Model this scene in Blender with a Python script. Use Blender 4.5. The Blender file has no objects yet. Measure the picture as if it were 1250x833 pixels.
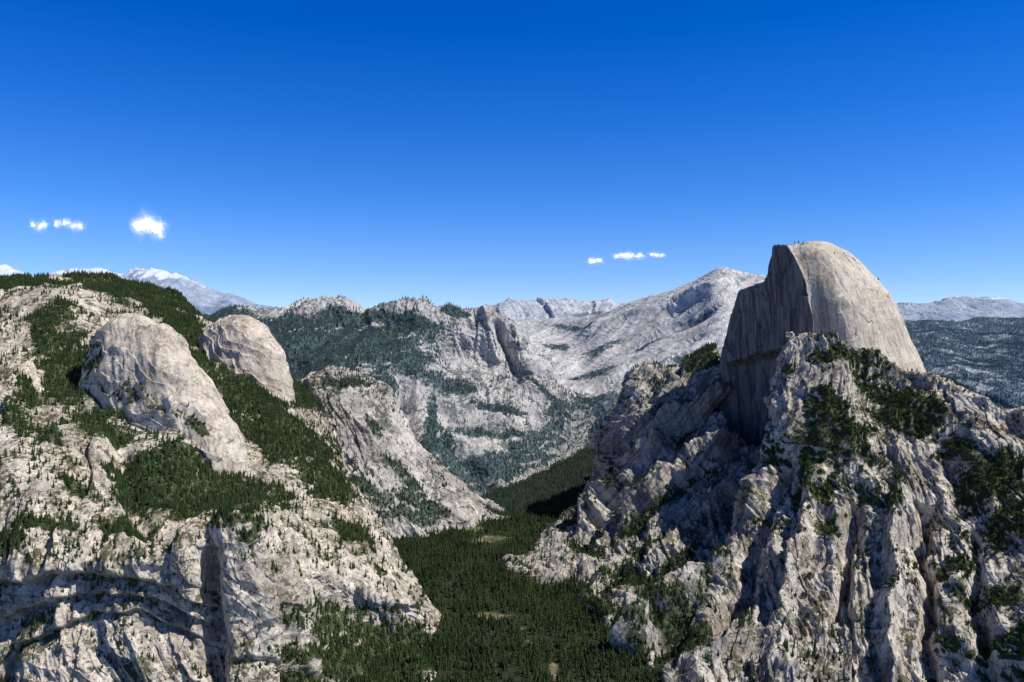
import bpy, math, numpy as np
from mathutils import Vector
rng=np.random.default_rng(7)
scene=bpy.context.scene
F=1000.0; CU=625.0; CV=416.5
# ------------------------------------------------------------------ noise
def _h(ix,iy,iz,s):
    h=(ix.astype(np.uint32)*np.uint32(374761393)+iy.astype(np.uint32)*np.uint32(668265263)+iz.astype(np.uint32)*np.uint32(2147483647)+np.uint32(s)*np.uint32(1274126177))
    h=(h^(h>>np.uint32(13)))*np.uint32(1103515245); h=(h^(h>>np.uint32(15)))*np.uint32(2246822519); h=h^(h>>np.uint32(16))
    return (h&np.uint32(0xFFFF)).astype(np.float32)/32767.5-1.0
def vn(x,y,z,s=0):
    fx,fy,fz=np.floor(x),np.floor(y),np.floor(z)
    ix,iy,iz=fx.astype(np.int64),fy.astype(np.int64),fz.astype(np.int64)
    tx,ty,tz=(x-fx).astype(np.float32),(y-fy).astype(np.float32),(z-fz).astype(np.float32)
    tx=tx*tx*tx*(tx*(tx*6-15)+10);ty=ty*ty*ty*(ty*(ty*6-15)+10);tz=tz*tz*tz*(tz*(tz*6-15)+10)
    r=0
    for a in (0,1):
        wx=tx if a else 1-tx
        for b in (0,1):
            wy=ty if b else 1-ty
            for c in (0,1):
                wz=tz if c else 1-tz
                r=r+_h(ix+a,iy+b,iz+c,s)*wx*wy*wz
    return r
def fbm(x,y,z,L,o=5,s=0,ridged=False,gain=0.5):
    x=x/L;y=y/L;z=z/L;r=0;a=1;t=0
    for i in range(o):
        n=vn(x+i*17.3,y-i*9.1,z+i*5.7,s+i)
        if ridged: n=1-2*np.abs(n)*1.3
        r=r+a*n;t+=a;a*=gain
        x,y,z=(x*0.8-y*0.6)*2.03,(x*0.6+y*0.8)*2.03,z*2.03
    return r/t
def facet(a,t,s):
    """blocky rock faces: each cell of a jittered grid is a tilted plane"""
    ia,it=np.floor(a).astype(np.int64),np.floor(t).astype(np.int64);zz=np.zeros_like(ia)
    best=np.full(a.shape,9.0,np.float32);val=np.zeros(a.shape,np.float32)
    for i in (-1,0,1):
        for j in (-1,0,1):
            ca,ct=ia+i,it+j
            dx=a-(ca+0.5+0.45*_h(ca,ct,zz,s));dy=t-(ct+0.5+0.45*_h(ca,ct,zz,s+1));d=dx*dx+dy*dy
            h=_h(ca,ct,zz,s+2)*0.5+dx*_h(ca,ct,zz,s+3)*1.1+dy*_h(ca,ct,zz,s+4)*0.8
            k=d<best;best=np.where(k,d,best);val=np.where(k,h,val)
    return val
def sst(x,a,b):
    t=np.clip((x-a)/(b-a),0,1);return t*t*(3-2*t)
# ------------------------------------------------------------------ image pixels + depth -> world (column, row, depth)
def world(a):
    a=np.asarray(a,float);u,v,d=a[...,0],a[...,1],a[...,2]
    return np.stack([(u-CU)*d/F,d,(CV-v)*d/F],-1)
def uv(P): return CU+F*P[...,0]/P[...,1], CV-F*P[...,2]/P[...,1]
def cat(C,t,axis,closed=False):
    C=np.moveaxis(C,axis,0);n=C.shape[0]
    i=np.floor(t).astype(int)
    if not closed: i=np.clip(i,0,n-2)
    f=(t-i)[(...,)+(None,)*(C.ndim-1)]
    g=(lambda k:C[k%n]) if closed else (lambda k:C[np.clip(k,0,n-1)])
    p0,p1,p2,p3=g(i-1),g(i),g(i+1),g(i+2)
    m1=.5*(p2-p0);m2=.5*(p3-p1)
    r=(2*f**3-3*f**2+1)*p1+(f**3-2*f**2+f)*m1+(-2*f**3+3*f**2)*p2+(f**3-f**2)*m2
    return np.moveaxis(r,0,axis)
def params(seg,n):
    seg=np.maximum(np.asarray(seg,float),1e-6);k=np.maximum(2,np.round(n*seg/seg.sum())).astype(int)
    return np.concatenate([i+np.arange(m)/m for i,m in enumerate(k)])
def normals(P,closed=False):
    du=np.roll(P,-1,1)-np.roll(P,1,1) if closed else np.gradient(P,axis=1)
    dv=np.gradient(P,axis=0)
    N=np.cross(dv,du);N/=np.linalg.norm(N,axis=-1,keepdims=True)+1e-9
    return N
def make_mesh(name,P,mat,attrs,closed=False,cap=False):
    R,C=P.shape[:2];idx=np.arange(R*C).reshape(R,C)
    if closed:
        nx=np.roll(idx,-1,1);a,b,c,d=idx[:-1],idx[1:],nx[1:],nx[:-1]
    else: a,b,c,d=idx[:-1,:-1],idx[1:,:-1],idx[1:,1:],idx[:-1,1:]
    q=np.stack([a,b,c,d],-1).reshape(-1,4).astype(np.int32)
    me=bpy.data.meshes.new(name)
    V=P.reshape(-1,3).astype(np.float32);loops=q.ravel();nq=len(q)
    starts=np.arange(nq)*4
    if cap:
        loops=np.concatenate([loops,idx[0].ravel()]).astype(np.int32);starts=np.append(starts,nq*4);nq+=1
    me.vertices.add(len(V));me.vertices.foreach_set('co',V.ravel())
    me.loops.add(len(loops));me.loops.foreach_set('vertex_index',loops)
    me.polygons.add(nq);me.polygons.foreach_set('loop_start',starts.astype(np.int32))
    me.update(calc_edges=True)
    for k,val in attrs.items():
        at=me.attributes.new(k,'FLOAT','POINT');at.data.foreach_set('value',np.ascontiguousarray(val,dtype=np.float32).ravel())
    me.polygons.foreach_set('use_smooth',np.ones(nq,bool))
    me.materials.append(mat)
    ob=bpy.data.objects.new(name,me);scene.collection.objects.link(ob)
    return ob
# ------------------------------------------------------------------ materials
class NT:
    def __init__(s,name):
        s.m=bpy.data.materials.new(name);s.m.use_nodes=True;s.t=s.m.node_tree;s.t.nodes.clear()
    def n(s,ty,ins=None,**kw):
        nd=s.t.nodes.new(ty)
        for k,v in kw.items(): setattr(nd,k,v)
        for k,v in (ins or {}).items():
            if isinstance(v,bpy.types.NodeSocket): s.t.links.new(v,nd.inputs[k])
            else: nd.inputs[k].default_value=v
        return nd
    def math(s,op,a,b=0.0,clamp=False):
        return s.n('ShaderNodeMath',{0:a,1:b},operation=op,use_clamp=clamp).outputs[0]
    def ss(s,x,a,b):
        return s.n('ShaderNodeMapRange',{0:x,1:a,2:b,3:0.0,4:1.0},interpolation_type='SMOOTHSTEP').outputs[0]
    def mix(s,f,a,b,bl='MIX'):
        def c(v): return v if isinstance(v,bpy.types.NodeSocket) else (*v,1.0)
        return s.n('ShaderNodeMix',{0:f,6:c(a),7:c(b)},data_type='RGBA',blend_type=bl).outputs[2]
    def noise(s,vec,sc,det=5,ro=0.55,dist=0.0):
        return s.n('ShaderNodeTexNoise',{'Vector':vec,'Scale':sc,'Detail':det,'Roughness':ro,'Distortion':dist}).outputs[0]
    def vmul(s,v,x):
        return s.n('ShaderNodeVectorMath',{0:v,1:x},operation='MULTIPLY').outputs[0]
HZ=(0.28,0.42,0.68)  # bluish aerial haze, mixed into rock and tree base colours
def rock_mat(name,light=(0.65,0.59,0.50),dark=(0.37,0.33,0.28),streak=0.6,crack=0.85,shrub=0.5,haze=0.0,sc=1.0,floor=(0.038,0.047,0.023),bump=1.0,tilt=0.0,spk=1.0,ysc=0.012):
    m=NT(name);pos=m.n('ShaderNodeNewGeometry');P=pos.outputs['Position'];N=pos.outputs['Normal']
    nz=m.n('ShaderNodeSeparateXYZ',{0:N}).outputs[2]
    n1=m.noise(P,0.006*sc,6,0.65,0.6)
    col=m.mix(m.ss(n1,0.37,0.57),dark,light)
    warm=m.noise(P,0.011*sc,2,0.5)
    col=m.mix(m.math('MULTIPLY',m.ss(warm,0.48,0.7),0.5),col,(0.57,0.455,0.33))
    n3=m.noise(P,0.07*sc,6,0.7)
    col=m.mix(1.0,col,m.n('ShaderNodeMapRange',{0:n3,1:0.30,2:0.70,3:1-0.42*spk,4:1+0.28*spk}).outputs[0],'MULTIPLY')
    sep=m.n('ShaderNodeSeparateXYZ',{0:P});xx=m.math('ADD',sep.outputs[0],m.math('MULTIPLY',sep.outputs[2],-tilt))
    sv=m.vmul(m.n('ShaderNodeCombineXYZ',{0:xx,1:sep.outputs[1],2:sep.outputs[2]}).outputs[0],(0.045*sc,ysc*sc,0.0045*sc))
    st=m.noise(sv,1.0,6,0.66,0.3)
    stf=m.math('MULTIPLY',m.ss(st,0.50,0.63),streak)
    col=m.mix(stf,col,(0.13,0.118,0.105))
    stw=m.math('MULTIPLY',m.ss(st,0.43,0.32),streak*0.6)
    col=m.mix(stw,col,(0.70,0.66,0.59))
    cv=m.noise(m.vmul(P,(1,1,0.7)),0.016*sc,6,0.62,0.8)
    ca=m.math('ABSOLUTE',m.math('SUBTRACT',cv,0.5))
    cf=m.math('MULTIPLY',m.ss(ca,0.019,0.003),crack)
    col=m.mix(cf,col,(0.045,0.04,0.036))
    sh=m.noise(P,0.05*sc,4,0.75);sb=warm
    shf=m.math('MULTIPLY',m.ss(m.math('ADD',sh,m.math('MULTIPLY',m.math('SUBTRACT',sb,0.5),0.7)),0.54,0.59),m.ss(nz,0.2,0.5))
    col=m.mix(m.math('MULTIPLY',shf,shrub),col,(0.045,0.055,0.026))
    veg=m.n('ShaderNodeAttribute',attribute_name='veg').outputs['Fac']
    vf=m.ss(m.math('ADD',veg,m.math('MULTIPLY',m.math('SUBTRACT',sh,0.5),2.4)),0.32,0.72)
    fl=m.mix(m.ss(n3,0.38,0.66),floor,tuple(c*2.3 for c in floor))
    col=m.mix(vf,col,fl)
    shade_fac=m.n('ShaderNodeAttribute',attribute_name='shade_stain').outputs['Fac']
    shade_lich=m.mix(m.ss(st,0.40,0.58),(0.17,0.175,0.18),(0.05,0.054,0.062))  # grey lichen streaks, darkened further as painted shade
    col=m.mix(m.math('MULTIPLY',shade_fac,0.88,True),col,shade_lich)
    snow=m.n('ShaderNodeAttribute',attribute_name='snow').outputs['Fac']
    sf=m.ss(m.math('ADD',snow,m.math('SUBTRACT',sh,0.5)),0.45,0.55)
    col=m.mix(sf,col,(0.82,0.85,0.9))
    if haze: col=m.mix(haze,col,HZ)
    b=m.n('ShaderNodeBump',{'Height':m.noise(P,0.06*sc,5,0.62),'Distance':8.5*bump/sc,'Strength':0.75})
    pr=m.n('ShaderNodeBsdfPrincipled',{'Base Color':col,'Roughness':0.92,'Specular IOR Level':0.1,'Normal':b.outputs[0]})
    o=m.n('ShaderNodeOutputMaterial',{0:pr.outputs[0]})
    return m.m
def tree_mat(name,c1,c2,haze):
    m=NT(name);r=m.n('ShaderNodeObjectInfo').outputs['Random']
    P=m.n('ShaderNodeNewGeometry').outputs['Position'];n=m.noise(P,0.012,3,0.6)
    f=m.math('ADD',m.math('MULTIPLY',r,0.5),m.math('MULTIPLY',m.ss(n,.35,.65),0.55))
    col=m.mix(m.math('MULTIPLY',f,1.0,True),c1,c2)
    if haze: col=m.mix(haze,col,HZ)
    pr=m.n('ShaderNodeBsdfPrincipled',{'Base Color':col,'Roughness':0.85,'Specular IOR Level':0.1})
    m.n('ShaderNodeOutputMaterial',{0:pr.outputs[0]});return m.m
# ------------------------------------------------------------------ forests
forest={}
def scatter(P,dens,key,hmin=16,hmax=34,kinds=(0,1,2)):
    A=np.linalg.norm(np.cross(P[1:,:-1]-P[:-1,:-1],P[:-1,1:]-P[:-1,:-1]),axis=-1)
    n=rng.poisson(np.clip(dens[:-1,:-1]*A,0,4))
    r,c=np.nonzero(n);k=n[r,c];r=np.repeat(r,k);c=np.repeat(c,k)
    a=rng.random(len(r))[:,None];b=rng.random(len(r))[:,None]
    X=(P[r,c]*(1-a)+P[r+1,c]*a)*(1-b)+(P[r,c+1]*(1-a)+P[r+1,c+1]*a)*b
    uu,vv=uv(X);ok=(uu>-100)&(uu<1350)&(vv<880);X=X[ok]
    s=rng.uniform(hmin,hmax,len(X))*rng.choice([1,1,.7,.5],len(X));X[:,2]-=0.6
    forest.setdefault(key,[]).append((X,s,rng.choice(kinds,len(X))))
# ------------------------------------------------------------------ sheets
def ell(u,v,L,a0=0.25,a1=1.45):
    m=np.zeros_like(u)
    for e in L:
        u0,v0,ru,rv=e[:4];an=math.radians(e[4]) if len(e)>4 else 0;w=e[5] if len(e)>5 else 1
        du,dv=u-u0,v-v0;a=(du*math.cos(an)+dv*math.sin(an))/ru;b=(-du*math.sin(an)+dv*math.cos(an))/rv
        m=np.maximum(m,w*(1-sst(np.sqrt(a*a+b*b),a0,a1)))
    return m
def sheet(name,rows,nu,nv,mat,gA=30,gL=180,shear=0.0,fA=20,fL=150,sA=5,cA=14,cL=70,veg=(),vegn=1.35,base=0.0,tkey='near',tden=0.006,sparse=0.0004,
          th=(14,32),kinds=(0,1,2),custom=None,snow=None,back=True,smooth=(),seed=1,backz=(120,420),strata=0.0):
    R=np.array(rows,float);W=world(R)
    segp=list(np.linalg.norm(np.diff(R[:,:,:2],axis=0),axis=-1).mean(1))
    sk=W[-1].copy();sk[:,2]-=320;sk[:,:2]*=0.985;W=np.concatenate([W,[sk]]);segp=segp+[25]
    if back:
        b1=W[0].copy();b1[:,:2]*=1.06;b1[:,2]-=backz[0];b2=W[0].copy();b2[:,:2]*=1.18;b2[:,2]-=backz[1]
        W=np.concatenate([[b2],[b1],W]);segp=[6,12]+segp
    segc=list(np.linalg.norm(np.diff(R[:,:,:2],axis=1),axis=-1).mean(0)+6)
    tv=np.append(params(segp,nv),len(W)-1);tu=np.append(params(segc,nu),W.shape[1]-1)
    P=cat(cat(W,tv,0),tu,1);N=normals(P);x,y,z=P[...,0],P[...,1],P[...,2];u,v=uv(P)
    D=y/2500.0
    wx=fbm(x,y,z,gL*2,2,seed+50)*gL*0.5
    a=x-shear*z+wx
    g=fbm(a,y*0.35,z*0.28,gL,4,seed,True)
    f=fbm(x,y,z,fL,4,seed+20)
    r=fbm(a,y*.5,z*.4,fL*0.25,4,seed+30,True,0.5)
    w1=fbm(x,y,z,cL,3,seed+40)*0.35
    q1,q2=a/cL,(z-0.5*y)/(cL*2.2)
    c=facet(q1+w1,q2+w1,seed+60)+0.5*facet(q1*2.7+w1*1.5,q2*2.6-w1,seed+66)+0.16*facet(q1*7+w1*3,q2*6.5-w1*2,seed+72)
    sm=1-0.85*ell(u,v,smooth) if smooth else 1
    vg0=ell(u,v,veg)
    disp=(gA*g+fA*f+sA*r+cA*c*(1-0.6*vg0))*sm
    if strata:
        q=(z+0.25*x+f*fL*0.5)/55.0;disp=disp+strata*(np.abs((q%1)-0.5)*2)**3*sm
    if custom is not None: disp=disp+custom(u,v,x,y,z)
    P=P+N*disp[...,None];N=normals(P);nz=N[...,2]
    Dm=max(1,np.median(D))
    nn=fbm(P[...,0],P[...,1],P[...,2],110*Dm,5,seed+70,False,0.68)
    vg=np.clip(base+vg0*1.2,0,1.4)
    vg=np.clip(vg+nn*vegn*(vg>0.01),0,1)*sst(nz,0.08,0.35)
    sn=np.zeros_like(u) if snow is None else snow(u,v,x,y,P[...,2],nz,nn)
    ob=make_mesh(name,P,mat,{'veg':vg,'snow':sn})
    n2=fbm(P[...,0],P[...,1],P[...,2],60*Dm,3,seed+75)
    if tden: scatter(P,(tden*sst(vg,0.25,1.0)+sparse*3.5*sst(nz,0.3,0.65)*sst(nn+n2*0.6,-0.15,0.4)),tkey,*th,kinds)
    return P
def body(name,rows,nu,nv,mat,disp,ptsharp=True,veg=None,tkey='near',shade_stain=False):
    W=world(np.array(rows,float));C=W.shape[1]
    R=np.array(rows,float)
    segp=np.linalg.norm(np.diff(R[:,:,:2],axis=0),axis=-1).mean(1)+2
    segc=np.linalg.norm(np.roll(W,-1,1)-W,axis=-1).mean(0)
    tv=np.append(params(segp,nv),len(W)-1);tu=params(segc,nu)
    P=cat(cat(W,tv,0),tu,1,True);N=normals(P,True);u,v=uv(P)
    shade_mask=sst(-N[...,0],0.40,0.7) if shade_stain else np.zeros_like(u)  # side turned from the sun: shade painted over its grey stain
    d=disp(u,v,P[...,0],P[...,1],P[...,2],N);P=P+N*d[...,None]
    N=normals(P,True);vg=np.zeros_like(u)
    if veg is not None:
        nn=fbm(P[...,0],P[...,1],P[...,2],90,4,33,False,.65)
        vg=np.clip(ell(u,v,veg)*(1+nn)+nn*.5*(ell(u,v,veg)>.01),0,1)*sst(N[...,2],0.15,0.45);scatter(P,0.006*sst(vg,.3,.7)+0.0002*sst(N[...,2],.4,.8)*(nn>0),tkey,10,24)
    make_mesh(name,P,mat,{'veg':vg,'snow':np.zeros_like(u),'shade_stain':shade_mask},True,True)
    return P
# ================================================================== MATERIALS
M_left=rock_mat('granite_warm',streak=0.5,shrub=0.85,tilt=-0.25)
M_right=rock_mat('granite_grey',light=(0.63,0.58,0.51),dark=(0.33,0.30,0.265),streak=0.7,shrub=0.85,tilt=0.3)
M_wall=rock_mat('granite_wall',light=(0.56,0.52,0.46),dark=(0.25,0.23,0.21),streak=0.85,crack=0.7,shrub=0.85,tilt=0.8,haze=0.02)
M_dome=rock_mat('granite_dome_rock',light=(0.64,0.575,0.485),dark=(0.50,0.445,0.37),streak=0.3,crack=0.6,shrub=0.35,bump=0.5,tilt=-0.4,spk=.6)
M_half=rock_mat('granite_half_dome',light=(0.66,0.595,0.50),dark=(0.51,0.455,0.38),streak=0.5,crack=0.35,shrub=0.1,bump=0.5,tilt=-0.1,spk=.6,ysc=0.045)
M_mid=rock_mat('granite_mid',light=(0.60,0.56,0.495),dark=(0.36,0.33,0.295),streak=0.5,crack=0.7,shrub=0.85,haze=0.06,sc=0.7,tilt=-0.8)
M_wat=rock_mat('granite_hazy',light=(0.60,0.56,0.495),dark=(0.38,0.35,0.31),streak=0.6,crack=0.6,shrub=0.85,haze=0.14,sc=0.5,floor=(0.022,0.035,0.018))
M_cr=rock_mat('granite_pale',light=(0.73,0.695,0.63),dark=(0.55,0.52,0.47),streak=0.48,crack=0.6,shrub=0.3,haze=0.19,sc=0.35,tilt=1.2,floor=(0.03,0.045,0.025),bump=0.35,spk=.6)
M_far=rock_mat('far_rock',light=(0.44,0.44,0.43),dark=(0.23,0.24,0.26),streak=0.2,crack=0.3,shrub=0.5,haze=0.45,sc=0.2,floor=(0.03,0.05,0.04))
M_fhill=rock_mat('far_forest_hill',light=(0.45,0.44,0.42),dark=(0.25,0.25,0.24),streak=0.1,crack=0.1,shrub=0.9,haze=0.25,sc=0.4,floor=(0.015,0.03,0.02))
M_gr=rock_mat('valley_floor_soil',light=(0.16,0.16,0.08),dark=(0.08,0.09,0.045),streak=0,crack=0,shrub=0.3,bump=0.2,floor=(0.018,0.025,0.013))
# ================================================================== GROUND
def floorz(x,y): return -985+sst(y,4600,7200)*135+sst(y,7500,14000)*500+fbm(x,y,0*x,400,4,3)*12
def clearing(x,y):
    nn=fbm(x,y,0*x,110,4,8,False,.65)
    def e(x0,y0,rx,ry,h=1): return h*np.exp(-(((x-x0)/rx)**2+((y-y0)/ry)**2))
    cl=e(-60,2930,110,50)+e(-120,4050,200,150,.85)+e(-190,4300,150,90,.7)+e(60,2700,22,60)+e(125,2480,18,120,.9)+e(40,2820,40,25,.8)
    return np.clip((cl+nn*0.55*(cl>0.03)-0.25)*1.5,0,1),nn
def ground():
    nr,nc=420,420
    d=np.exp(np.linspace(math.log(250),math.log(95000),nr))[:,None];t=np.linspace(-1.5,1.5,nc)[None]
    x=d*t;y=d+0*t;cl,nn=clearing(x,y)
    make_mesh('ground',np.stack([x,y,floorz(x,y)],-1),M_gr,{'veg':1.3-1.3*cl,'snow':0*x})
    yy=np.linspace(2150,7000,500)[:,None];tt=np.linspace(-0.3,0.26,300)[None]
    x=yy*tt;y=yy+0*tt;cl,nn=clearing(x,y)
    Q=np.stack([x,y,floorz(x,y)],-1);dn=0.0095*np.clip(1-cl*1.4,0.03,1)*np.clip(0.75+1.3*nn,0.12,1.3)
    scatter(Q[:260],dn[:260],'near',14,44);scatter(Q[259:],dn[259:],'mid',16,40)
ground()
# ================================================================== LEFT MASSIF
L4=[
[(-110,352,4600),(0,345,4500),(60,342,4500),(120,341,4600),(170,349,4700),(215,364,4700),(245,386,4600),(285,415,4400),(330,440,4200),(360,470,4100),(388,498,3950),(400,520,4300)],
[(-110,400,3600),(0,400,3600),(60,410,3550),(120,420,3500),(175,430,3500),(225,440,3600),(265,450,3700),(310,470,3700),(345,495,3650),(378,522,3600),(405,548,3500),(420,565,3900)],
[(-110,480,2950),(0,480,2900),(60,490,2900),(120,500,2880),(180,515,2900),(240,530,2980),(290,542,3080),(335,555,3100),(375,572,3120),(408,592,3120),(434,612,3120),(450,625,3500)],
[(-110,580,2500),(0,580,2480),(60,590,2450),(120,598,2450),(180,605,2480),(240,610,2530),(300,614,2620),(350,625,2720),(395,640,2780),(438,655,2830),(470,676,2850),(490,690,3150)],
[(-110,665,2250),(0,672,2200),(60,675,2180),(120,672,2170),(180,668,2180),(240,655,2210),(300,628,2260),(338,655,2310),(390,690,2450),(440,712,2580),(500,735,2700),(530,742,2950)],
[(-110,700,2190),(0,705,2150),(60,706,2130),(120,704,2120),(180,700,2130),(240,690,2160),(300,680,2190),(345,715,2240),(395,730,2440),(450,740,2600),(515,750,2740),(545,756,2950)],
[(-110,780,2140),(0,785,2110),(60,788,2095),(120,788,2090),(180,785,2095),(240,785,2120),(300,780,2140),(350,785,2190),(395,790,2380),(450,790,2520),(520,782,2680),(560,785,2800)],
[(-110,900,2050),(0,900,2030),(60,900,2020),(120,900,2020),(180,900,2020),(240,900,2030),(300,900,2040),(352,900,2060),(390,890,2130),(440,870,2250),(510,850,2330),(570,840,2400)],
]
def c4(u,v,x,y,z):
    d=np.zeros_like(u)
    j=fbm(x,y,z,90,4,77)*12
    for (uc,vc,R,asp,h,w) in [(95,1000,300,1.0,60,26),(120,960,235,1.0,45,22),(140,930,180,1.0,34,18),(60,1010,345,1.0,20,12),(300,930,150,1.2,22,16)]:
        r=np.sqrt((u-uc)**2+((v-vc)*asp)**2)+j
        k=np.where(r<R,np.exp(-(R-r)/w),np.exp(-(r-R)/1.5))
        d-=h*k*sst(v,684,705)*(1-sst(u,235,262) if uc<250 else sst(u,262,280))
    d-=110*np.exp(-((u-258-(v-760)*0.05+j*0.9)/(9+4*sst(v,650,800)))**2)*sst(v,640,700)
    d-=60*np.exp(-((u-352+j)/9)**2)*sst(v,700,760)
    d-=45*np.exp(-((u-150-(v-560)*0.3+j)/16)**2)*sst(v,500,560)*(1-sst(v,640,680))
    d+=60*np.exp(-((u-225+j)/40)**2-((v-535)/40)**2)
    d+=90*np.exp(-((u-65+(v-420)*0.1)/60)**2-((v-385)/30)**2)
    d+=70*np.exp(-((u-20)/55)**2-((v-600)/60)**2)
    return d
sheet('granite_massif',L4,820,900,M_left,gA=24,gL=170,shear=-0.45,fA=22,fL=190,sA=4,cA=14,cL=75,strata=5,custom=c4,
  smooth=[(20,590,55,60),(205,530,50,45),(80,378,60,28),(300,575,30,20)],
  veg=[(170,362,95,16,12,1.3),(20,350,60,9,0,1.2),(85,455,34,66,-8,1.2),(130,515,50,30,25,1.1),(60,420,30,30),(225,405,22,36,-20,1.4),(232,445,34,28,0,1.2),(300,480,56,24,35,1.4),(232,597,98,40,8,1.25),(175,575,28,22),
       (345,537,74,28,28,1.3),(390,585,50,20,35,1.1),(275,500,30,16,20,1.1),(10,668,26,14),(150,645,30,12),(370,480,22,24,40,1.2),(300,650,16,22),(425,650,30,12,40),
       (410,760,62,34,10,1.3),(400,815,60,45,0,1.4),(470,800,80,50,0,1.3),(120,470,30,16),(200,480,16,30,20),(35,480,30,12,60,.8),(110,610,40,10,20,.8),(60,650,50,7,0,.8),(330,600,50,14,20,1),(40,530,60,20,30,.6),(450,690,40,8,35,.8)],
  tden=0.010,sparse=0.0010,seed=11)
def dome_rows(L,d0,k,skew=0.0,K=14):
    rows=[]
    for (v,a,b) in L:
        c=(a+b)/2;w=(b-a)/2;row=[]
        for i in range(K):
            ph=math.pi-2*math.pi*i/K
            ca,sa=math.cos(ph),math.sin(ph)
            row.append((c+w*ca,v,d0-k*w*d0/F*sa*(1+0.22*ca)-skew*(v-L[0][0])))
        rows.append(row)
    return rows
def smoothdisp(A,L,seed,sh=0.0):
    def f(u,v,x,y,z,N):
        q=fbm(x,y,z,L,4,seed)
        a=x-sh*z
        r=fbm(a,y*.4,z*0.25,L*0.35,3,seed+4,True)
        w1=q*0.8
        c=facet(a/110+w1,(z-.4*y)/170+w1,seed+7)+.3*facet(a/40+w1*2,(z-.4*y)/60-w1,seed+17)
        s=(z+0.6*x+q*110)/52.0
        return A*q+0.2*A*r+0.17*A*c+0.35*A*(s%1)**2*sst(q,-.3,.2)
    return f
ND=dome_rows([(382,160,169),(385,150,180),(392,137,193),(403,123,208),(421,111,223),(445,105,243),(475,106,264),(510,112,284),(550,124,300),(600,140,305)],3150,0.75,0.95)
body('granite_dome',ND,480,400,M_dome,smoothdisp(26,200,5,-0.5),veg=[(150,480,40,14),(112,440,14,40),(200,505,34,12),(140,520,30,14),(240,520,30,8,40)])
BD=dome_rows([(387,284,293),(390,272,305),(396,259,318),(407,248,329),(425,241,340),(450,242,349),(480,250,357),(520,262,368),(560,275,372)],3950,0.75,1.4)
body('granite_dome',BD,400,300,M_dome,smoothdisp(24,210,15,-0.5),veg=[(262,460,20,22),(300,480,34,12)])
# ================================================================== MID SLAB RIDGE
L3=[
[(330,500,5000),(362,474,4900),(385,457,4800),(410,453,4800),(440,457,4800),(468,475,4750),(497,515,4700),(530,558,4650),(570,597,4650),(606,621,4700),(625,630,5100)],
[(335,530,4600),(368,510,4550),(395,492,4500),(422,488,4500),(450,496,4480),(475,518,4500),(503,548,4500),(535,580,4500),(570,605,4560),(603,626,4650),(622,634,4900)],
[(345,580,4300),(378,560,4250),(405,545,4250),(432,545,4250),(458,552,4250),(482,572,4300),(508,592,4330),(537,608,4380),(570,618,4460),(600,629,4590),(620,637,4750)],
[(360,680,3900),(390,660,3900),(415,650,3950),(442,645,3980),(468,645,4050),(492,645,4100),(515,645,4150),(540,644,4250),(570,640,4330),(598,637,4450),(620,645,4500)],
]
sheet('granite_ridge',L3,420,320,M_mid,gA=34,gL=200,shear=-0.7,fA=20,fL=190,sA=5,cA=16,cL=90,strata=5,
  veg=[(400,575,26,9,35),(455,520,20,7,50),(520,618,40,9,20),(375,500,14,30),(440,600,40,14,25),(480,632,40,14),(420,470,30,6),(490,580,40,6,45)],tkey='mid',tden=0.007,sparse=0.0007,seed=31)
# ================================================================== CLIFF MOUNTAIN + FOREST RIDGES
L2=[
[(150,388,7600),(210,386,7500),(262,385,7500),(310,380,7400),(345,374,7300),(400,369,7400),(426,373,7300),(450,379,7300),(480,372,7300),(510,370,7300),(545,378,7300),(580,376,7200),(605,380,7150),(622,390,7150),(633,404,7200),(640,420,7700)],
[(150,400,6900),(210,400,6900),(262,402,6900),(310,400,6800),(345,396,6800),(400,396,6900),(426,398,6800),(450,404,6800),(480,400,6800),(510,398,6800),(545,398,6950),(578,404,7000),(606,412,7000),(627,418,7020),(640,430,7060),(652,445,7500)],
[(150,440,6100),(210,440,6100),(262,440,6100),(310,440,6000),(345,438,6000),(400,436,6000),(426,437,6000),(450,438,6000),(480,438,6100),(510,436,6250),(545,442,6700),(580,454,6850),(612,460,6900),(640,462,6900),(660,466,6920),(678,474,7300)],
[(150,490,5300),(210,490,5300),(262,490,5300),(310,490,5300),(345,490,5300),(400,485,5300),(426,485,5350),(450,485,5400),(480,483,5500),(510,482,5650),(548,484,5900),(585,488,6100),(625,488,6250),(662,486,6400),(693,486,6600),(712,492,7000)],
[(150,540,4900),(210,540,4900),(262,540,4900),(310,540,4900),(345,540,4900),(400,540,4900),(426,540,4900),(450,540,4950),(480,540,5000),(512,542,5150),(552,544,5350),(592,540,5600),(635,532,5900),(678,520,6250),(708,505,6600),(725,505,6900)],
[(150,600,4700),(210,600,4700),(262,600,4700),(310,600,4700),(345,600,4700),(400,600,4700),(426,600,4700),(450,600,4750),(480,605,4800),(520,605,4900),(562,600,5050),(605,590,5300),(650,572,5700),(690,546,6300),(715,530,6700),(735,525,6900)],
]
def c2(u,v,x,y,z):
    d=-150*np.exp(-((u-505-(v-500)*0.25)/10)**2)*sst(v,455,490)
    d-=130*np.exp(-((u-612-(v-410)*0.35)/7)**2)*sst(v,385,400)*(1-sst(v,450,480))
    d+=120*np.exp(-((u-640)/40)**2-((v-455)/30)**2)
    d-=90*np.exp(-((u-570-(v-560)*0.9)/9)**2)*sst(v,520,540)
    return d
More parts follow.
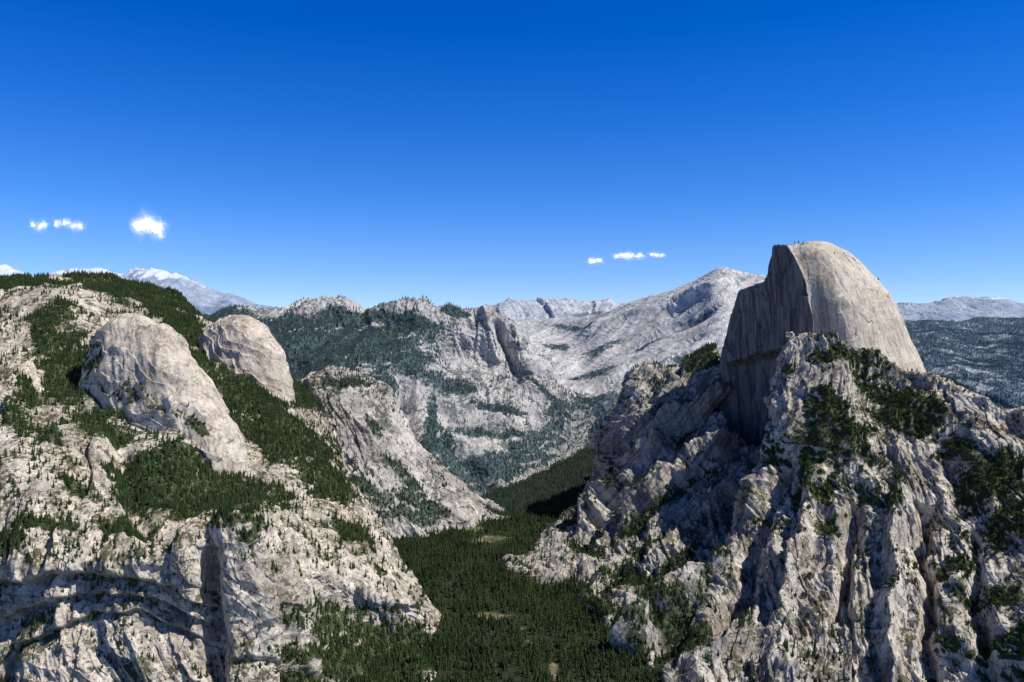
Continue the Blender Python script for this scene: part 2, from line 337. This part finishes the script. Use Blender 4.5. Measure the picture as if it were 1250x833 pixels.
sheet('cliff_mountain',L2,720,460,M_wat,gA=54,gL=330,shear=-0.3,fA=40,fL=360,sA=7,cA=28,cL=150,custom=c2,strata=8,
  veg=[(280,400,130,18,0,1.3),(300,425,110,28,0,1.3),(370,455,70,34,0,1.3),(440,425,80,24,0,1.3),(440,390,60,10),(500,400,50,14,10),(505,430,45,28,0,1.1),(540,470,40,10,20,.8),(450,470,60,18,0,1.1),(230,440,80,60),
       (570,578,90,24,-8,1.4),(640,560,70,22,-20,1.5),(690,530,50,22,-15,1.5),(610,600,90,20,0,1.4),(520,590,50,22,0,1.2),(700,505,34,14,0,1.2),(600,500,40,4,15,.8),(530,500,8,30),(655,478,30,4,35,.8),(560,385,20,5),(600,530,60,6,10,.8),(540,540,30,14)],
  tkey='far',tden=0.0048,sparse=0.0004,th=(16,34),seed=41,kinds=(0,1),backz=(160,500))
# ================================================================== PALE SLAB MOUNTAIN
L1=[
[(560,392,12500),(600,392,12000),(650,392,11500),(700,388,11000),(750,376,10500),(790,364,10200),(830,353,9900),(860,338,9700),(882,328,9500),(905,334,9300),(950,345,9000),(1000,352,8800)],
[(560,402,11500),(600,404,11200),(650,408,10800),(697,408,10400),(746,398,9900),(787,390,9500),(826,378,9250),(856,362,9100),(881,350,9000),(908,358,8800),(950,372,8600),(1000,380,8400)],
[(560,425,10400),(605,428,10000),(655,433,9500),(700,436,9200),(745,430,8800),(785,424,8500),(820,415,8250),(850,403,8100),(882,392,8000),(912,400,7900),(950,410,7700),(1000,420,7500)],
[(580,462,9000),(625,465,8500),(670,470,8100),(710,472,7850),(750,467,7500),(790,460,7200),(822,450,7050),(852,440,6950),(884,430,6900),(915,435,6800),(955,445,6600),(1000,450,6500)],
[(600,505,7600),(640,505,7400),(680,506,7200),(716,507,6950),(752,508,6650),(790,505,6350),(825,500,6200),(856,495,6100),(888,490,6000),(920,490,5900),(960,490,5900),(1000,490,5900)],
[(600,545,6900),(640,545,6900),(680,545,6800),(716,545,6600),(752,548,6300),(790,548,6000),(825,548,5900),(856,548,5800),(888,548,5700),(920,548,5600),(960,548,5600),(1000,548,5600)],
]
def c1(u,v,x,y,z):
    j=fbm(x,y,z,400,3,55)*5
    d=np.zeros_like(u)
    for (v0,sl,w,h,ua,ub) in [(400,.42,6,-75,690,880),(372,.36,9,95,700,900),(425,.5,5,-60,700,870),(385,.55,4,-55,740,880),(450,.6,5,70,700,880),(470,.62,5,-70,700,880)]:
        d+=h*np.exp(-((v-v0-(820-u)*sl+j)/w)**2)*sst(u,ua,ua+30)*(1-sst(u,ub-30,ub))
    d-=60*np.exp(-((v-372-(700-u)*-0.25+j)/6)**2)*(1-sst(u,690,740))
    return d
sheet('slab_mountain',L1,560,380,M_cr,gA=24,gL=480,shear=1.4,fA=28,fL=650,sA=3,cA=12,cL=280,custom=c1,strata=6,
  veg=[(850,385,40,4,-25,.8),(700,402,35,5,10,.8),(745,420,30,4,-25,.8),(720,455,30,6,-20),(790,452,34,6,-15,.8),(740,490,40,12,0,0.9),(860,450,30,14),(710,515,50,20,0,1.3),(650,450,20,9),(680,425,26,4,15,.8),(800,412,30,3,-30,.8)],
  vegn=1.3,tkey='far',tden=0.003,sparse=0.00008,th=(14,28),kinds=(0,1),seed=51,backz=(220,700))
# ================================================================== FAR RANGES
def snowf(a,b,k=1.0):
    def f(u,v,x,y,z,nz,nn): return np.clip(sst(z,a,b)*k+nn*1.5-0.42,0,1)*sst(nz,0.15,0.5)
    return f
def rng_sheet(name,crest,d,base,mat,nu,nv,snow,veg=(),A=1.0,seed=1,bs=0.0):
    r0=[(u,v,d) for u,v in crest];r1=[(u,v+(base-v)*0.35,d*0.93) for u,v in crest];r2=[(u,v+(base-v)*0.7,d*0.85) for u,v in crest];r3=[(u,base+6,d*0.76) for u,v in crest]
    return sheet(name,[r0,r1,r2,r3],nu,nv,mat,gA=70*A,gL=900,fA=70*A,fL=900,sA=20*A,cA=35,cL=300,veg=veg,base=bs,tden=0,snow=snow,seed=seed,backz=(300,900))
rng_sheet('snowy_mountain_range',[(-120,335),(-60,332),(0,327),(20,331),(48,342),(65,335),(90,332),(120,331),(150,338),(163,333),(182,329),(215,335),(240,347),(262,358),(285,361),(320,374),(360,381),(420,385)],17000,400,M_far,520,150,
   snowf(850,1300,1.1),veg=[(20,345,60,10),(110,350,60,6),(290,385,70,14)],seed=61)
rng_sheet('distant_mountain_range',[(420,388),(500,384),(560,380),(590,379),(603,374),(612,367),(624,364),(645,368),(690,366),(722,369),(746,364),(754,369),(780,372),(820,378),(880,380)],14000,430,
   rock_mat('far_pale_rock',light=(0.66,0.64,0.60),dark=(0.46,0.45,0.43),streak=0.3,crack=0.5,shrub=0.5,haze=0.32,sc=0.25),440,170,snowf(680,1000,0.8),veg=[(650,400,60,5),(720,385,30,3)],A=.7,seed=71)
rng_sheet('distant_mountain_range',[(1000,384),(1060,377),(1095,371),(1120,370),(1140,368),(1165,362),(1185,364),(1200,365),(1225,366),(1250,372),(1290,368),(1350,375),(1420,380)],21000,402,M_far,380,140,snowf(850,1200,1.0),
   veg=[(1180,398,200,6)],seed=81)
LF=[
[(1000,399,14000),(1060,399,14000),(1110,396,14000),(1150,398,14000),(1190,394,14500),(1230,390,14500),(1280,392,14500),(1360,396,14500),(1450,398,14500)],
[(1000,415,11500),(1060,410,11500),(1110,410,11500),(1150,408,11500),(1190,413,11500),(1230,409,11500),(1280,408,11500),(1360,412,11500),(1450,415,11500)],
[(1000,440,8500),(1060,436,8500),(1110,434,8500),(1150,437,8500),(1190,442,8600),(1230,438,8600),(1280,440,8500),(1360,445,8500),(1450,450,8500)],
[(1000,480,6300),(1060,478,6300),(1110,476,6300),(1150,480,6300),(1190,486,6200),(1230,490,6100),(1280,494,6000),(1360,500,6000),(1450,505,6000)],
[(1000,560,4900),(1060,560,4900),(1110,560,4900),(1150,560,4900),(1190,560,4900),(1230,565,4900),(1280,570,4900),(1360,580,4900),(1450,590,4900)],
]
sheet('forested_hill',LF,380,260,M_fhill,gA=70,gL=900,fA=80,fL=900,sA=12,cA=20,cL=200,base=0.8,vegn=1.0,tkey='hazy',tden=0.0032,sparse=0.0005,th=(14,30),kinds=(0,1),seed=91)
# ================================================================== RIGHT CANYON WALL
L6=[
[(812,468,5300),(784,453,4720),(815,452,4560),(845,443,4500),(871,430,4450),(883,500,4290),(908,548,3950),(962,560,3700),(1010,570,3600)],
[(785,505,5000),(757,490,4620),(800,490,4380),(840,486,4300),(873,480,4270),(886,530,4120),(914,566,3780),(968,580,3600),(1020,590,3520)],
[(762,555,4850),(736,546,4520),(782,548,4150),(828,548,4000),(866,548,3910),(895,562,3800),(928,588,3580),(980,604,3440),(1030,610,3400)],
[(748,608,4700),(718,600,4430),(762,603,4000),(812,605,3780),(858,608,3640),(896,614,3530),(932,628,3380),(990,642,3250),(1040,650,3200)],
[(712,645,4500),(682,641,4200),(738,648,3800),(790,657,3520),(840,663,3320),(885,670,3180),(930,676,3060),(1000,680,2960),(1040,685,2950)],
[(655,672,4200),(630,687,3620),(702,698,3420),(752,729,3070),(802,772,2720),(845,815,2400),(900,840,2280),(960,850,2230),(1040,850,2200)],
[(640,690,4000),(620,702,3500),(690,720,3250),(735,760,2900),(780,810,2550),(830,870,2200),(890,895,2120),(950,900,2080),(1040,900,2050)],
]
def c6(u,v,x,y,z):
    j=fbm(x,y,z,120,4,99)*14
    d=np.zeros_like(u)
    for (u0,v0,sl,w,h,ua,ub) in [(880,560,0.75,8,125,760,900),(880,620,0.75,9,140,740,920),(850,520,0.9,7,-100,740,900),(900,600,0.8,9,-120,720,930),(880,680,0.75,9,-115,740,930),(820,470,1.2,6,-90,730,840),(900,740,0.8,9,-95,780,930),(900,700,0.78,8,115,760,930),
                                 (870,490,1.0,6,100,750,890),(800,560,1.1,7,110,700,840),(790,590,1.1,6,-85,700,840)]:
        q=v-v0-(u0-u)*sl*0.9+j
        d+=h*np.exp(-(q/w)**2)*sst(u,ua,ua+25)*(1-sst(u,ub-20,ub))
    return d
sheet('canyon_wall',L6,620,620,M_wall,gA=46,gL=190,shear=0.9,fA=28,fL=190,sA=6,cA=26,cL=80,custom=c6,strata=6,smooth=[(665,670,50,18,-20)],
  veg=[(858,440,26,20,0,1.2),(800,470,20,8),(790,640,50,9,-38),(850,590,40,7,-40),(740,690,50,9,30,0.6),(790,720,50,16,40,1.1),(830,770,60,28,45,1.2),(880,720,30,10,-40),(760,600,12,22,-30),(700,640,20,5,-30),(835,540,22,7,-40),(770,680,60,7,-35,.9),(820,690,60,7,-38,.9),(720,740,40,14,40,1.2),(770,790,40,20,50,1.2)],
  tkey='near',tden=0.007,sparse=0.0009,seed=101)
# ================================================================== HALF-DOME
def fd(u,off=0):    # depth of the sheer vertical face plane at image column u
    q=(u-CU)/F;t=(1343-3690*q)/(0.40+0.92*q);return 3690+0.92*t+off
HD=[
[(949,300,fd(949)),(955,299.5,fd(955)),(961,300,fd(961)),(965,299.5,fd(961)+8),(985,296,3840),(1003,295.5,3880),(1014,298,3950),(1003,297,3995),(968,299,3990)],
[(944,302,fd(944)),(956,306,fd(956)),(970,315,fd(970)),(975,314,fd(970)+4),(1005,308,3770),(1028,312,3840),(1038,311,3950),(1020,309,4080),(962,304,4040)],
[(940,322,fd(940)),(960,332,fd(960)),(981,342,fd(981)),(987,341,fd(981)),(1022,340,3700),(1053,343,3790),(1064,332,3950),(1040,328,4170),(957,326,4130)],
[(935,343,fd(935)),(959,355,fd(959)),(985,366,fd(985)),(992,366,fd(985)),(1030,364,3660),(1066,365,3780),(1083,354,3950),(1050,350,4220),(952,348,4200)],
[(912,351,fd(912)),(950,364,fd(950)),(987,378,fd(987)),(994,378,fd(987)),(1033,376,3650),(1072,377,3775),(1090,365,3950),(1058,360,4245),(945,358,4300)],
[(902,362,fd(902)),(946,378,fd(946)),(989,392,fd(989)),(996,392,fd(989)),(1036,390,3640),(1078,390,3770),(1097,378,3950),(1065,372,4270),(940,368,4330)],
[(889,408,fd(889)),(938,415,fd(938)),(988,420,fd(988)),(995,420,fd(988)),(1042,420,3630),(1092,420,3760),(1111,414,3950),(1075,410,4300),(930,410,4420)],
[(880,445,fd(880)),(932,455,fd(932)),(984,458,fd(984)),(991,458,fd(984)),(1048,455,3600),(1106,455,3740),(1128,450,3950),(1090,450,4320),(920,450,4450)],
[(878,500,fd(878)),(930,505,fd(930)),(980,505,fd(980)),(987,505,fd(980)),(1055,505,3580),(1120,500,3720),(1150,500,3950),(1100,500,4340),(915,500,4450)],
[(876,580,fd(876)),(930,580,fd(930)),(975,580,fd(975)),(982,580,fd(975)),(1060,560,3560),(1130,560,3700),(1175,560,3950),(1110,560,4360),(910,560,4450)],
]
def dh(u,v,x,y,z,N):
    q=fbm(x,y,z,300,4,205);r=fbm(x,y,z*0.12,55,4,207,True)
    face=sst(-N[...,0],0.55,0.8)
    s=(z-0.5*x+q*90)/70.0
    body_=11*q+2.0*r+4.0*(s%1)**3*sst(fbm(x,y,z,200,2,211),-0.1,0.4)+3.5*facet(x/70+q,(z-y*.3)/160+q,215)
    edge=sst(u,882,898)                                   # recess added at the foot of the face to darken it
    fc=6*q+8*r+13*facet(y/60+q*.6,z/150+q*.4,213)-75*sst(-z+q*40+(u-930)*1.0,60,100)*edge
    return body_*(1-face)+fc*face
body('granite_monolith',HD,760,520,M_half,dh,veg=[(1060,470,60,12)],shade_stain=True)
# ================================================================== RIGHT NEAR SPUR
L8=[
[(990,425,3850),(963,407,3540),(1000,410,3480),(1045,421,3440),(1095,439,3390),(1130,456,3300),(1180,478,3150),(1260,505,2950),(1420,560,2800)],
[(968,450,3800),(951,440,3480),(990,438,3400),(1042,448,3350),(1096,462,3300),(1138,478,3200),(1190,500,3050),(1265,525,2870),(1425,580,2700)],
[(962,500,3730),(940,490,3400),(980,492,3280),(1038,500,3180),(1098,510,3130),(1150,520,3050),(1200,540,2920),(1270,560,2760),(1430,610,2580)],
[(946,575,3620),(925,560,3310),(970,562,3130),(1030,570,3010),(1100,575,2950),(1160,580,2870),(1212,592,2770),(1282,610,2620),(1440,660,2430)],
[(928,655,3480),(900,640,3130),(952,645,2930),(1020,652,2800),(1100,652,2720),(1160,655,2650),(1220,662,2550),(1290,680,2430),(1450,720,2280)],
[(900,745,3200),(864,730,2830),(926,738,2670),(1002,742,2550),(1092,742,2490),(1162,742,2430),(1230,748,2350),(1300,760,2260),(1460,790,2150)],
[(880,840,2900),(838,822,2430),(902,840,2380),(990,848,2330),(1090,850,2290),(1162,850,2240),(1236,850,2170),(1306,860,2100),(1466,880,2020)],
[(870,930,2600),(830,925,2200),(900,930,2180),(990,940,2150),(1090,940,2120),(1162,940,2080),(1236,940,2020),(1306,940,1980),(1466,940,1930)],
]
def c8(u,v,x,y,z):
    j=fbm(x,y,z,110,4,119)*14
    d=np.zeros_like(u)
    for (u0,v0,k,w,h,va,vb) in [(948,600,-0.35,12,-90,540,833),(985,640,-0.25,9,65,560,800),(1040,660,-0.12,9,-90,600,860),(1090,700,-0.05,10,60,580,860),(1130,680,0.05,9,-80,600,860),(900,740,-0.5,11,-90,680,880),
                                (1190,700,0.15,11,-65,620,880),(1160,560,0.25,14,-40,500,620),(1020,780,-0.1,10,-75,720,900),(1075,470,0.4,20,-35,440,540)]:
        q=u-u0-(v-v0)*k+j
        d+=h*np.exp(-(q/w)**2)*sst(v,va,va+40)*(1-sst(v,vb-20,vb+20))
    return d
sheet('granite_spur',L8,820,760,M_right,gA=36,gL=150,shear=0.3,fA=24,fL=180,sA=5,cA=20,cL=70,custom=c8,strata=5,
  veg=[(1010,545,62,44,-12,1.25),(1000,500,26,22,0,1.1),(1055,440,44,16,15,1.2),(1010,440,30,12),(1110,505,52,28,15,1.1),(1080,470,40,12,20),(1205,585,50,44,20,1.25),(1240,640,50,30,0,1.1),(1215,725,50,16),(1160,690,24,12),(1230,800,60,26,0,1.1),(1170,540,40,14,25),
       (960,450,10,8),(1010,650,20,14),(1150,790,40,12),(1000,600,26,28),(870,790,30,20),(940,800,22,12),(1080,620,30,12,20,.7),(1060,560,40,12,20,.8)],
  tden=0.0095,sparse=0.0012,th=(10,24),kinds=(0,1,2,3),seed=111)
# ================================================================== TREES
def conifer(name,mat,tm,seed,wide=0.17,tiers=7):
    r=np.random.default_rng(seed);V=[];Fc=[];MI=[]
    def add(vs,fs,mi):
        b=len(V);V.extend(vs);Fc.extend([tuple(b+i for i in f) for f in fs]);MI.extend([mi]*len(fs))
    vs=[];k=5
    for i in range(k): vs.append((0.018*math.cos(i*2*math.pi/k),0.018*math.sin(i*2*math.pi/k),-0.03))
    vs.append((0,0,0.9));add(vs,[(i,(i+1)%k,k) for i in range(k)],1)
    for t in range(tiers):
        f=t/(tiers-1);zb=0.12+0.72*f;rad=wide*(1-f)**0.8+0.03;ht=0.26-0.12*f
        m=9;ox,oy=r.uniform(-.012,.012,2);vs=[(ox,oy,min(1.0,zb+ht))]
        for i in range(m):
            a=2*math.pi*i/m+r.uniform(-.15,.15)+t;q=rad*(1.0 if i%2 else 0.5)*r.uniform(0.7,1.2)
            vs.append((ox+q*math.cos(a),oy+q*math.sin(a),zb-r.uniform(0,0.06)*(i%2)))
        add(vs,[(0,1+i,1+(i+1)%m) for i in range(m)],0)
    me=bpy.data.meshes.new(name);me.from_pydata(V,[],Fc);me.materials.append(mat);me.materials.append(tm);me.polygons.foreach_set('material_index',MI);me.update()
    return bpy.data.objects.new(name,me)
def broad(name,mat,tm,seed):
    r=np.random.default_rng(seed);V=[];Fc=[];MI=[]
    for i in range(4): V.append((0.03*math.cos(i*1.57),0.03*math.sin(i*1.57),-0.03))
    V.append((0,0,0.6));Fc+=[(i,(i+1)%4,4) for i in range(4)];MI+=[1]*4
    for k in range(90):
        p=r.normal(size=3);p/=np.linalg.norm(p);p*=r.uniform(0.5,1)**0.5;c=np.array([p[0]*0.36,p[1]*0.36,0.52+p[2]*0.36])
        a,b2=r.normal(size=3),r.normal(size=3);a/=np.linalg.norm(a);b2/=np.linalg.norm(b2);s=r.uniform(.07,.14)
        n=len(V);V+= [tuple(c+a*s),tuple(c+b2*s),tuple(c-a*s),tuple(c-b2*s)];Fc.append((n,n+1,n+2,n+3));MI.append(0)
    me=bpy.data.meshes.new(name);me.from_pydata(V,[],Fc);me.materials.append(mat);me.materials.append(tm);me.polygons.foreach_set('material_index',MI);me.update()
    return bpy.data.objects.new(name,me)
bark=NT('bark');pr=bark.n('ShaderNodeBsdfPrincipled',{'Base Color':(0.09,0.06,0.04,1),'Roughness':0.9});bark.n('ShaderNodeOutputMaterial',{0:pr.outputs[0]})
def build_forest(key,haze,name):
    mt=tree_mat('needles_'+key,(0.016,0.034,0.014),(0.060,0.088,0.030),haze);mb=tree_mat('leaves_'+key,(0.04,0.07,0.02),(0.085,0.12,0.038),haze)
    col=bpy.data.collections.new('tree_kinds_'+key)
    for i in range(3): col.objects.link(conifer('%d_conifer_%s'%(i,key),mt,bark.m,i+3,0.15+0.035*i,6+i%2))
    col.objects.link(broad('3_broadleaf_'+key,mb,bark.m,9))
    X=np.concatenate([f[0] for f in forest[key]]);S=np.concatenate([f[1] for f in forest[key]]);K=np.concatenate([f[2] for f in forest[key]])
    me=bpy.data.meshes.new(name);me.vertices.add(len(X));me.vertices.foreach_set('co',X.astype(np.float32).ravel())
    a=me.attributes.new('scl','FLOAT','POINT');a.data.foreach_set('value',S.astype(np.float32))
    a=me.attributes.new('kind','INT','POINT');a.data.foreach_set('value',K.astype(np.int32))
    a=me.attributes.new('ang','FLOAT','POINT');a.data.foreach_set('value',rng.uniform(0,6.28,len(X)).astype(np.float32))
    ob=bpy.data.objects.new(name,me);scene.collection.objects.link(ob)
    g=bpy.data.node_groups.new('plant_'+key,'GeometryNodeTree')
    g.interface.new_socket('Geometry',in_out='INPUT',socket_type='NodeSocketGeometry');g.interface.new_socket('Geometry',in_out='OUTPUT',socket_type='NodeSocketGeometry')
    gi=g.nodes.new('NodeGroupInput');go=g.nodes.new('NodeGroupOutput');ip=g.nodes.new('GeometryNodeInstanceOnPoints');ci=g.nodes.new('GeometryNodeCollectionInfo')
    ci.inputs['Collection'].default_value=col;ci.inputs['Separate Children'].default_value=True;ci.inputs['Reset Children'].default_value=True
    def na(n,t):
        q=g.nodes.new('GeometryNodeInputNamedAttribute');q.data_type=t;q.inputs['Name'].default_value=n;return q.outputs['Attribute']
    L=g.links.new
    cx=g.nodes.new('ShaderNodeCombineXYZ');L(na('ang','FLOAT'),cx.inputs[2])
    L(gi.outputs[0],ip.inputs['Points']);L(ci.outputs[0],ip.inputs['Instance']);ip.inputs['Pick Instance'].default_value=True
    L(na('kind','INT'),ip.inputs['Instance Index']);L(na('scl','FLOAT'),ip.inputs['Scale']);L(cx.outputs[0],ip.inputs['Rotation']);L(ip.outputs[0],go.inputs[0])
    md=ob.modifiers.new('plant','NODES');md.node_group=g
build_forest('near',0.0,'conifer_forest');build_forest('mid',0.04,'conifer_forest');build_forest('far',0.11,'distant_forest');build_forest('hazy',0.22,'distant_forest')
# ================================================================== CLOUDS
cm=NT('cloud_vapour');d1=cm.n('ShaderNodeBsdfDiffuse',{'Color':(0.98,0.98,0.98,1)});d2=cm.n('ShaderNodeBsdfTranslucent',{'Color':(0.98,0.98,0.98,1)})
mx=cm.n('ShaderNodeMixShader',{0:0.5,1:d1.outputs[0],2:d2.outputs[0]});em=cm.n('ShaderNodeEmission',{'Color':(0.9,0.95,1,1),'Strength':0.2})  # slight glow added to stand in for light scattered inside the cloud
ad=cm.n('ShaderNodeAddShader',{0:mx.outputs[0],1:em.outputs[0]});cm.n('ShaderNodeOutputMaterial',{0:ad.outputs[0]})
OCT=np.array([(1,0,0),(-1,0,0),(0,1,0),(0,-1,0),(0,0,1),(0,0,-1)],float)
OF=np.array([(0,2,4),(2,1,4),(1,3,4),(3,0,4),(2,0,5),(1,2,5),(3,1,5),(0,3,5)])
def cloud(u,v,w,h,n,lobes,seed,tilt=0.0,soft=1.0):
    r=np.random.default_rng(seed);d=15000.0;c=world((u,v,d));pts=[]
    W=w*d/F/2;H=h*d/F/2
    for i in range(lobes):
        a=-0.75+1.5*(i+r.uniform(.2,.8))/lobes;ce=np.array([a*W,r.uniform(-.3,.3)*W,r.uniform(-.25,.35)*H*(1-abs(a))-tilt*a*W]);s=(1-abs(a)*0.5)*r.uniform(.6,.95)
        m=n//lobes;q=r.normal(size=(m,3));q/=np.linalg.norm(q,axis=1,keepdims=True);q*=np.abs(r.normal(size=(m,1)))*0.7
        pts.append(ce+q*np.array([W*0.5,W*0.4,H*0.85])*s*soft)
    p=np.concatenate(pts);wob=np.stack([fbm(p[:,0]+k*999,p[:,1],p[:,2],150,5,seed+k,False,.62) for k in range(3)],-1)*np.array([130,90,90])*min(1,w/50);p=p+wob
    rad=r.uniform(1.5,3.6,len(p));V=(p[:,None]+OCT[None]*rad[:,None,None]*r.uniform(.7,1.3,(len(p),6,1))+c).reshape(-1,3)
    fc=(OF[None]+6*np.arange(len(p))[:,None,None]).reshape(-1,3)
    me=bpy.data.meshes.new('cloud');me.from_pydata(V.tolist(),[],fc.tolist());me.materials.append(cm.m)
    scene.collection.objects.link(bpy.data.objects.new('cloud',me))
cloud(181,278,50,40,30000,6,1,0.3,1.0)
cloud(48,276,28,20,4500,3,2,0.1)
cloud(86,276,42,20,6500,4,3,0.1)
cloud(765,314,46,14,7000,4,4)
cloud(726,318,28,12,4500,3,5,-0.1)
cloud(803,312,26,9,2600,3,6,0.1)
# ================================================================== LIGHT + SKY + CAMERA
az=math.radians(104);el=math.radians(53)
sv=Vector((math.sin(az)*math.cos(el),math.cos(az)*math.cos(el),math.sin(el)))
sl=bpy.data.lights.new('sun','SUN');sl.energy=5.0;sl.angle=math.radians(0.5);sl.color=(1.0,0.945,0.85)
so=bpy.data.objects.new('sun',sl);so.rotation_euler=sv.to_track_quat('Z','Y').to_euler();so.location=sv*3000;scene.collection.objects.link(so)
w=bpy.data.worlds.new('World');scene.world=w;w.use_nodes=True;nt=w.node_tree;bg=nt.nodes['Background'];LK=nt.links.new
sky=nt.nodes.new('ShaderNodeTexSky');sky.sky_type='NISHITA';sky.sun_disc=False;sky.sun_elevation=el;sky.sun_rotation=az;sky.altitude=2200;sky.air_density=1.0;sky.dust_density=0.1;sky.ozone_density=3.0
tc=nt.nodes.new('ShaderNodeTexCoord');sx=nt.nodes.new('ShaderNodeSeparateXYZ');LK(tc.outputs['Generated'],sx.inputs[0])
cr=nt.nodes.new('ShaderNodeValToRGB');e=cr.color_ramp.elements      # sky tint by elevation: pale low, deep blue, zenith dimmed to cut fill
e[0].position=0.0;e[0].color=(0.72,0.74,0.86,1);e[1].position=1.0;e[1].color=(0.04,0.08,0.18,1)
for p,c in ((0.08,(0.50,0.64,0.90)),(0.16,(0.33,0.57,0.96)),(0.26,(0.21,0.49,0.97)),(0.40,(0.12,0.39,0.93)),(0.55,(0.06,0.16,0.36))):
    q=e.new(p);q.color=(*c,1)
LK(sx.outputs[2],cr.inputs[0])
tm=nt.nodes.new('ShaderNodeMix');tm.data_type='RGBA';tm.blend_type='MULTIPLY';tm.inputs[0].default_value=1.0
hs=nt.nodes.new('ShaderNodeHueSaturation');hs.inputs['Saturation'].default_value=1.05;hs.inputs['Value'].default_value=1.12
LK(sky.outputs[0],tm.inputs[6]);LK(cr.outputs[0],tm.inputs[7]);LK(tm.outputs[2],hs.inputs['Color']);LK(hs.outputs[0],bg.inputs[0]);bg.inputs[1].default_value=0.15
cam=bpy.data.cameras.new('camera');cam.lens=28.8;cam.sensor_width=36;cam.clip_start=1;cam.clip_end=250000
co=bpy.data.objects.new('camera',cam);co.rotation_euler=(math.radians(90),0,0);scene.collection.objects.link(co);scene.camera=co
scene.view_settings.view_transform='Standard';scene.view_settings.look='None';scene.view_settings.exposure=0
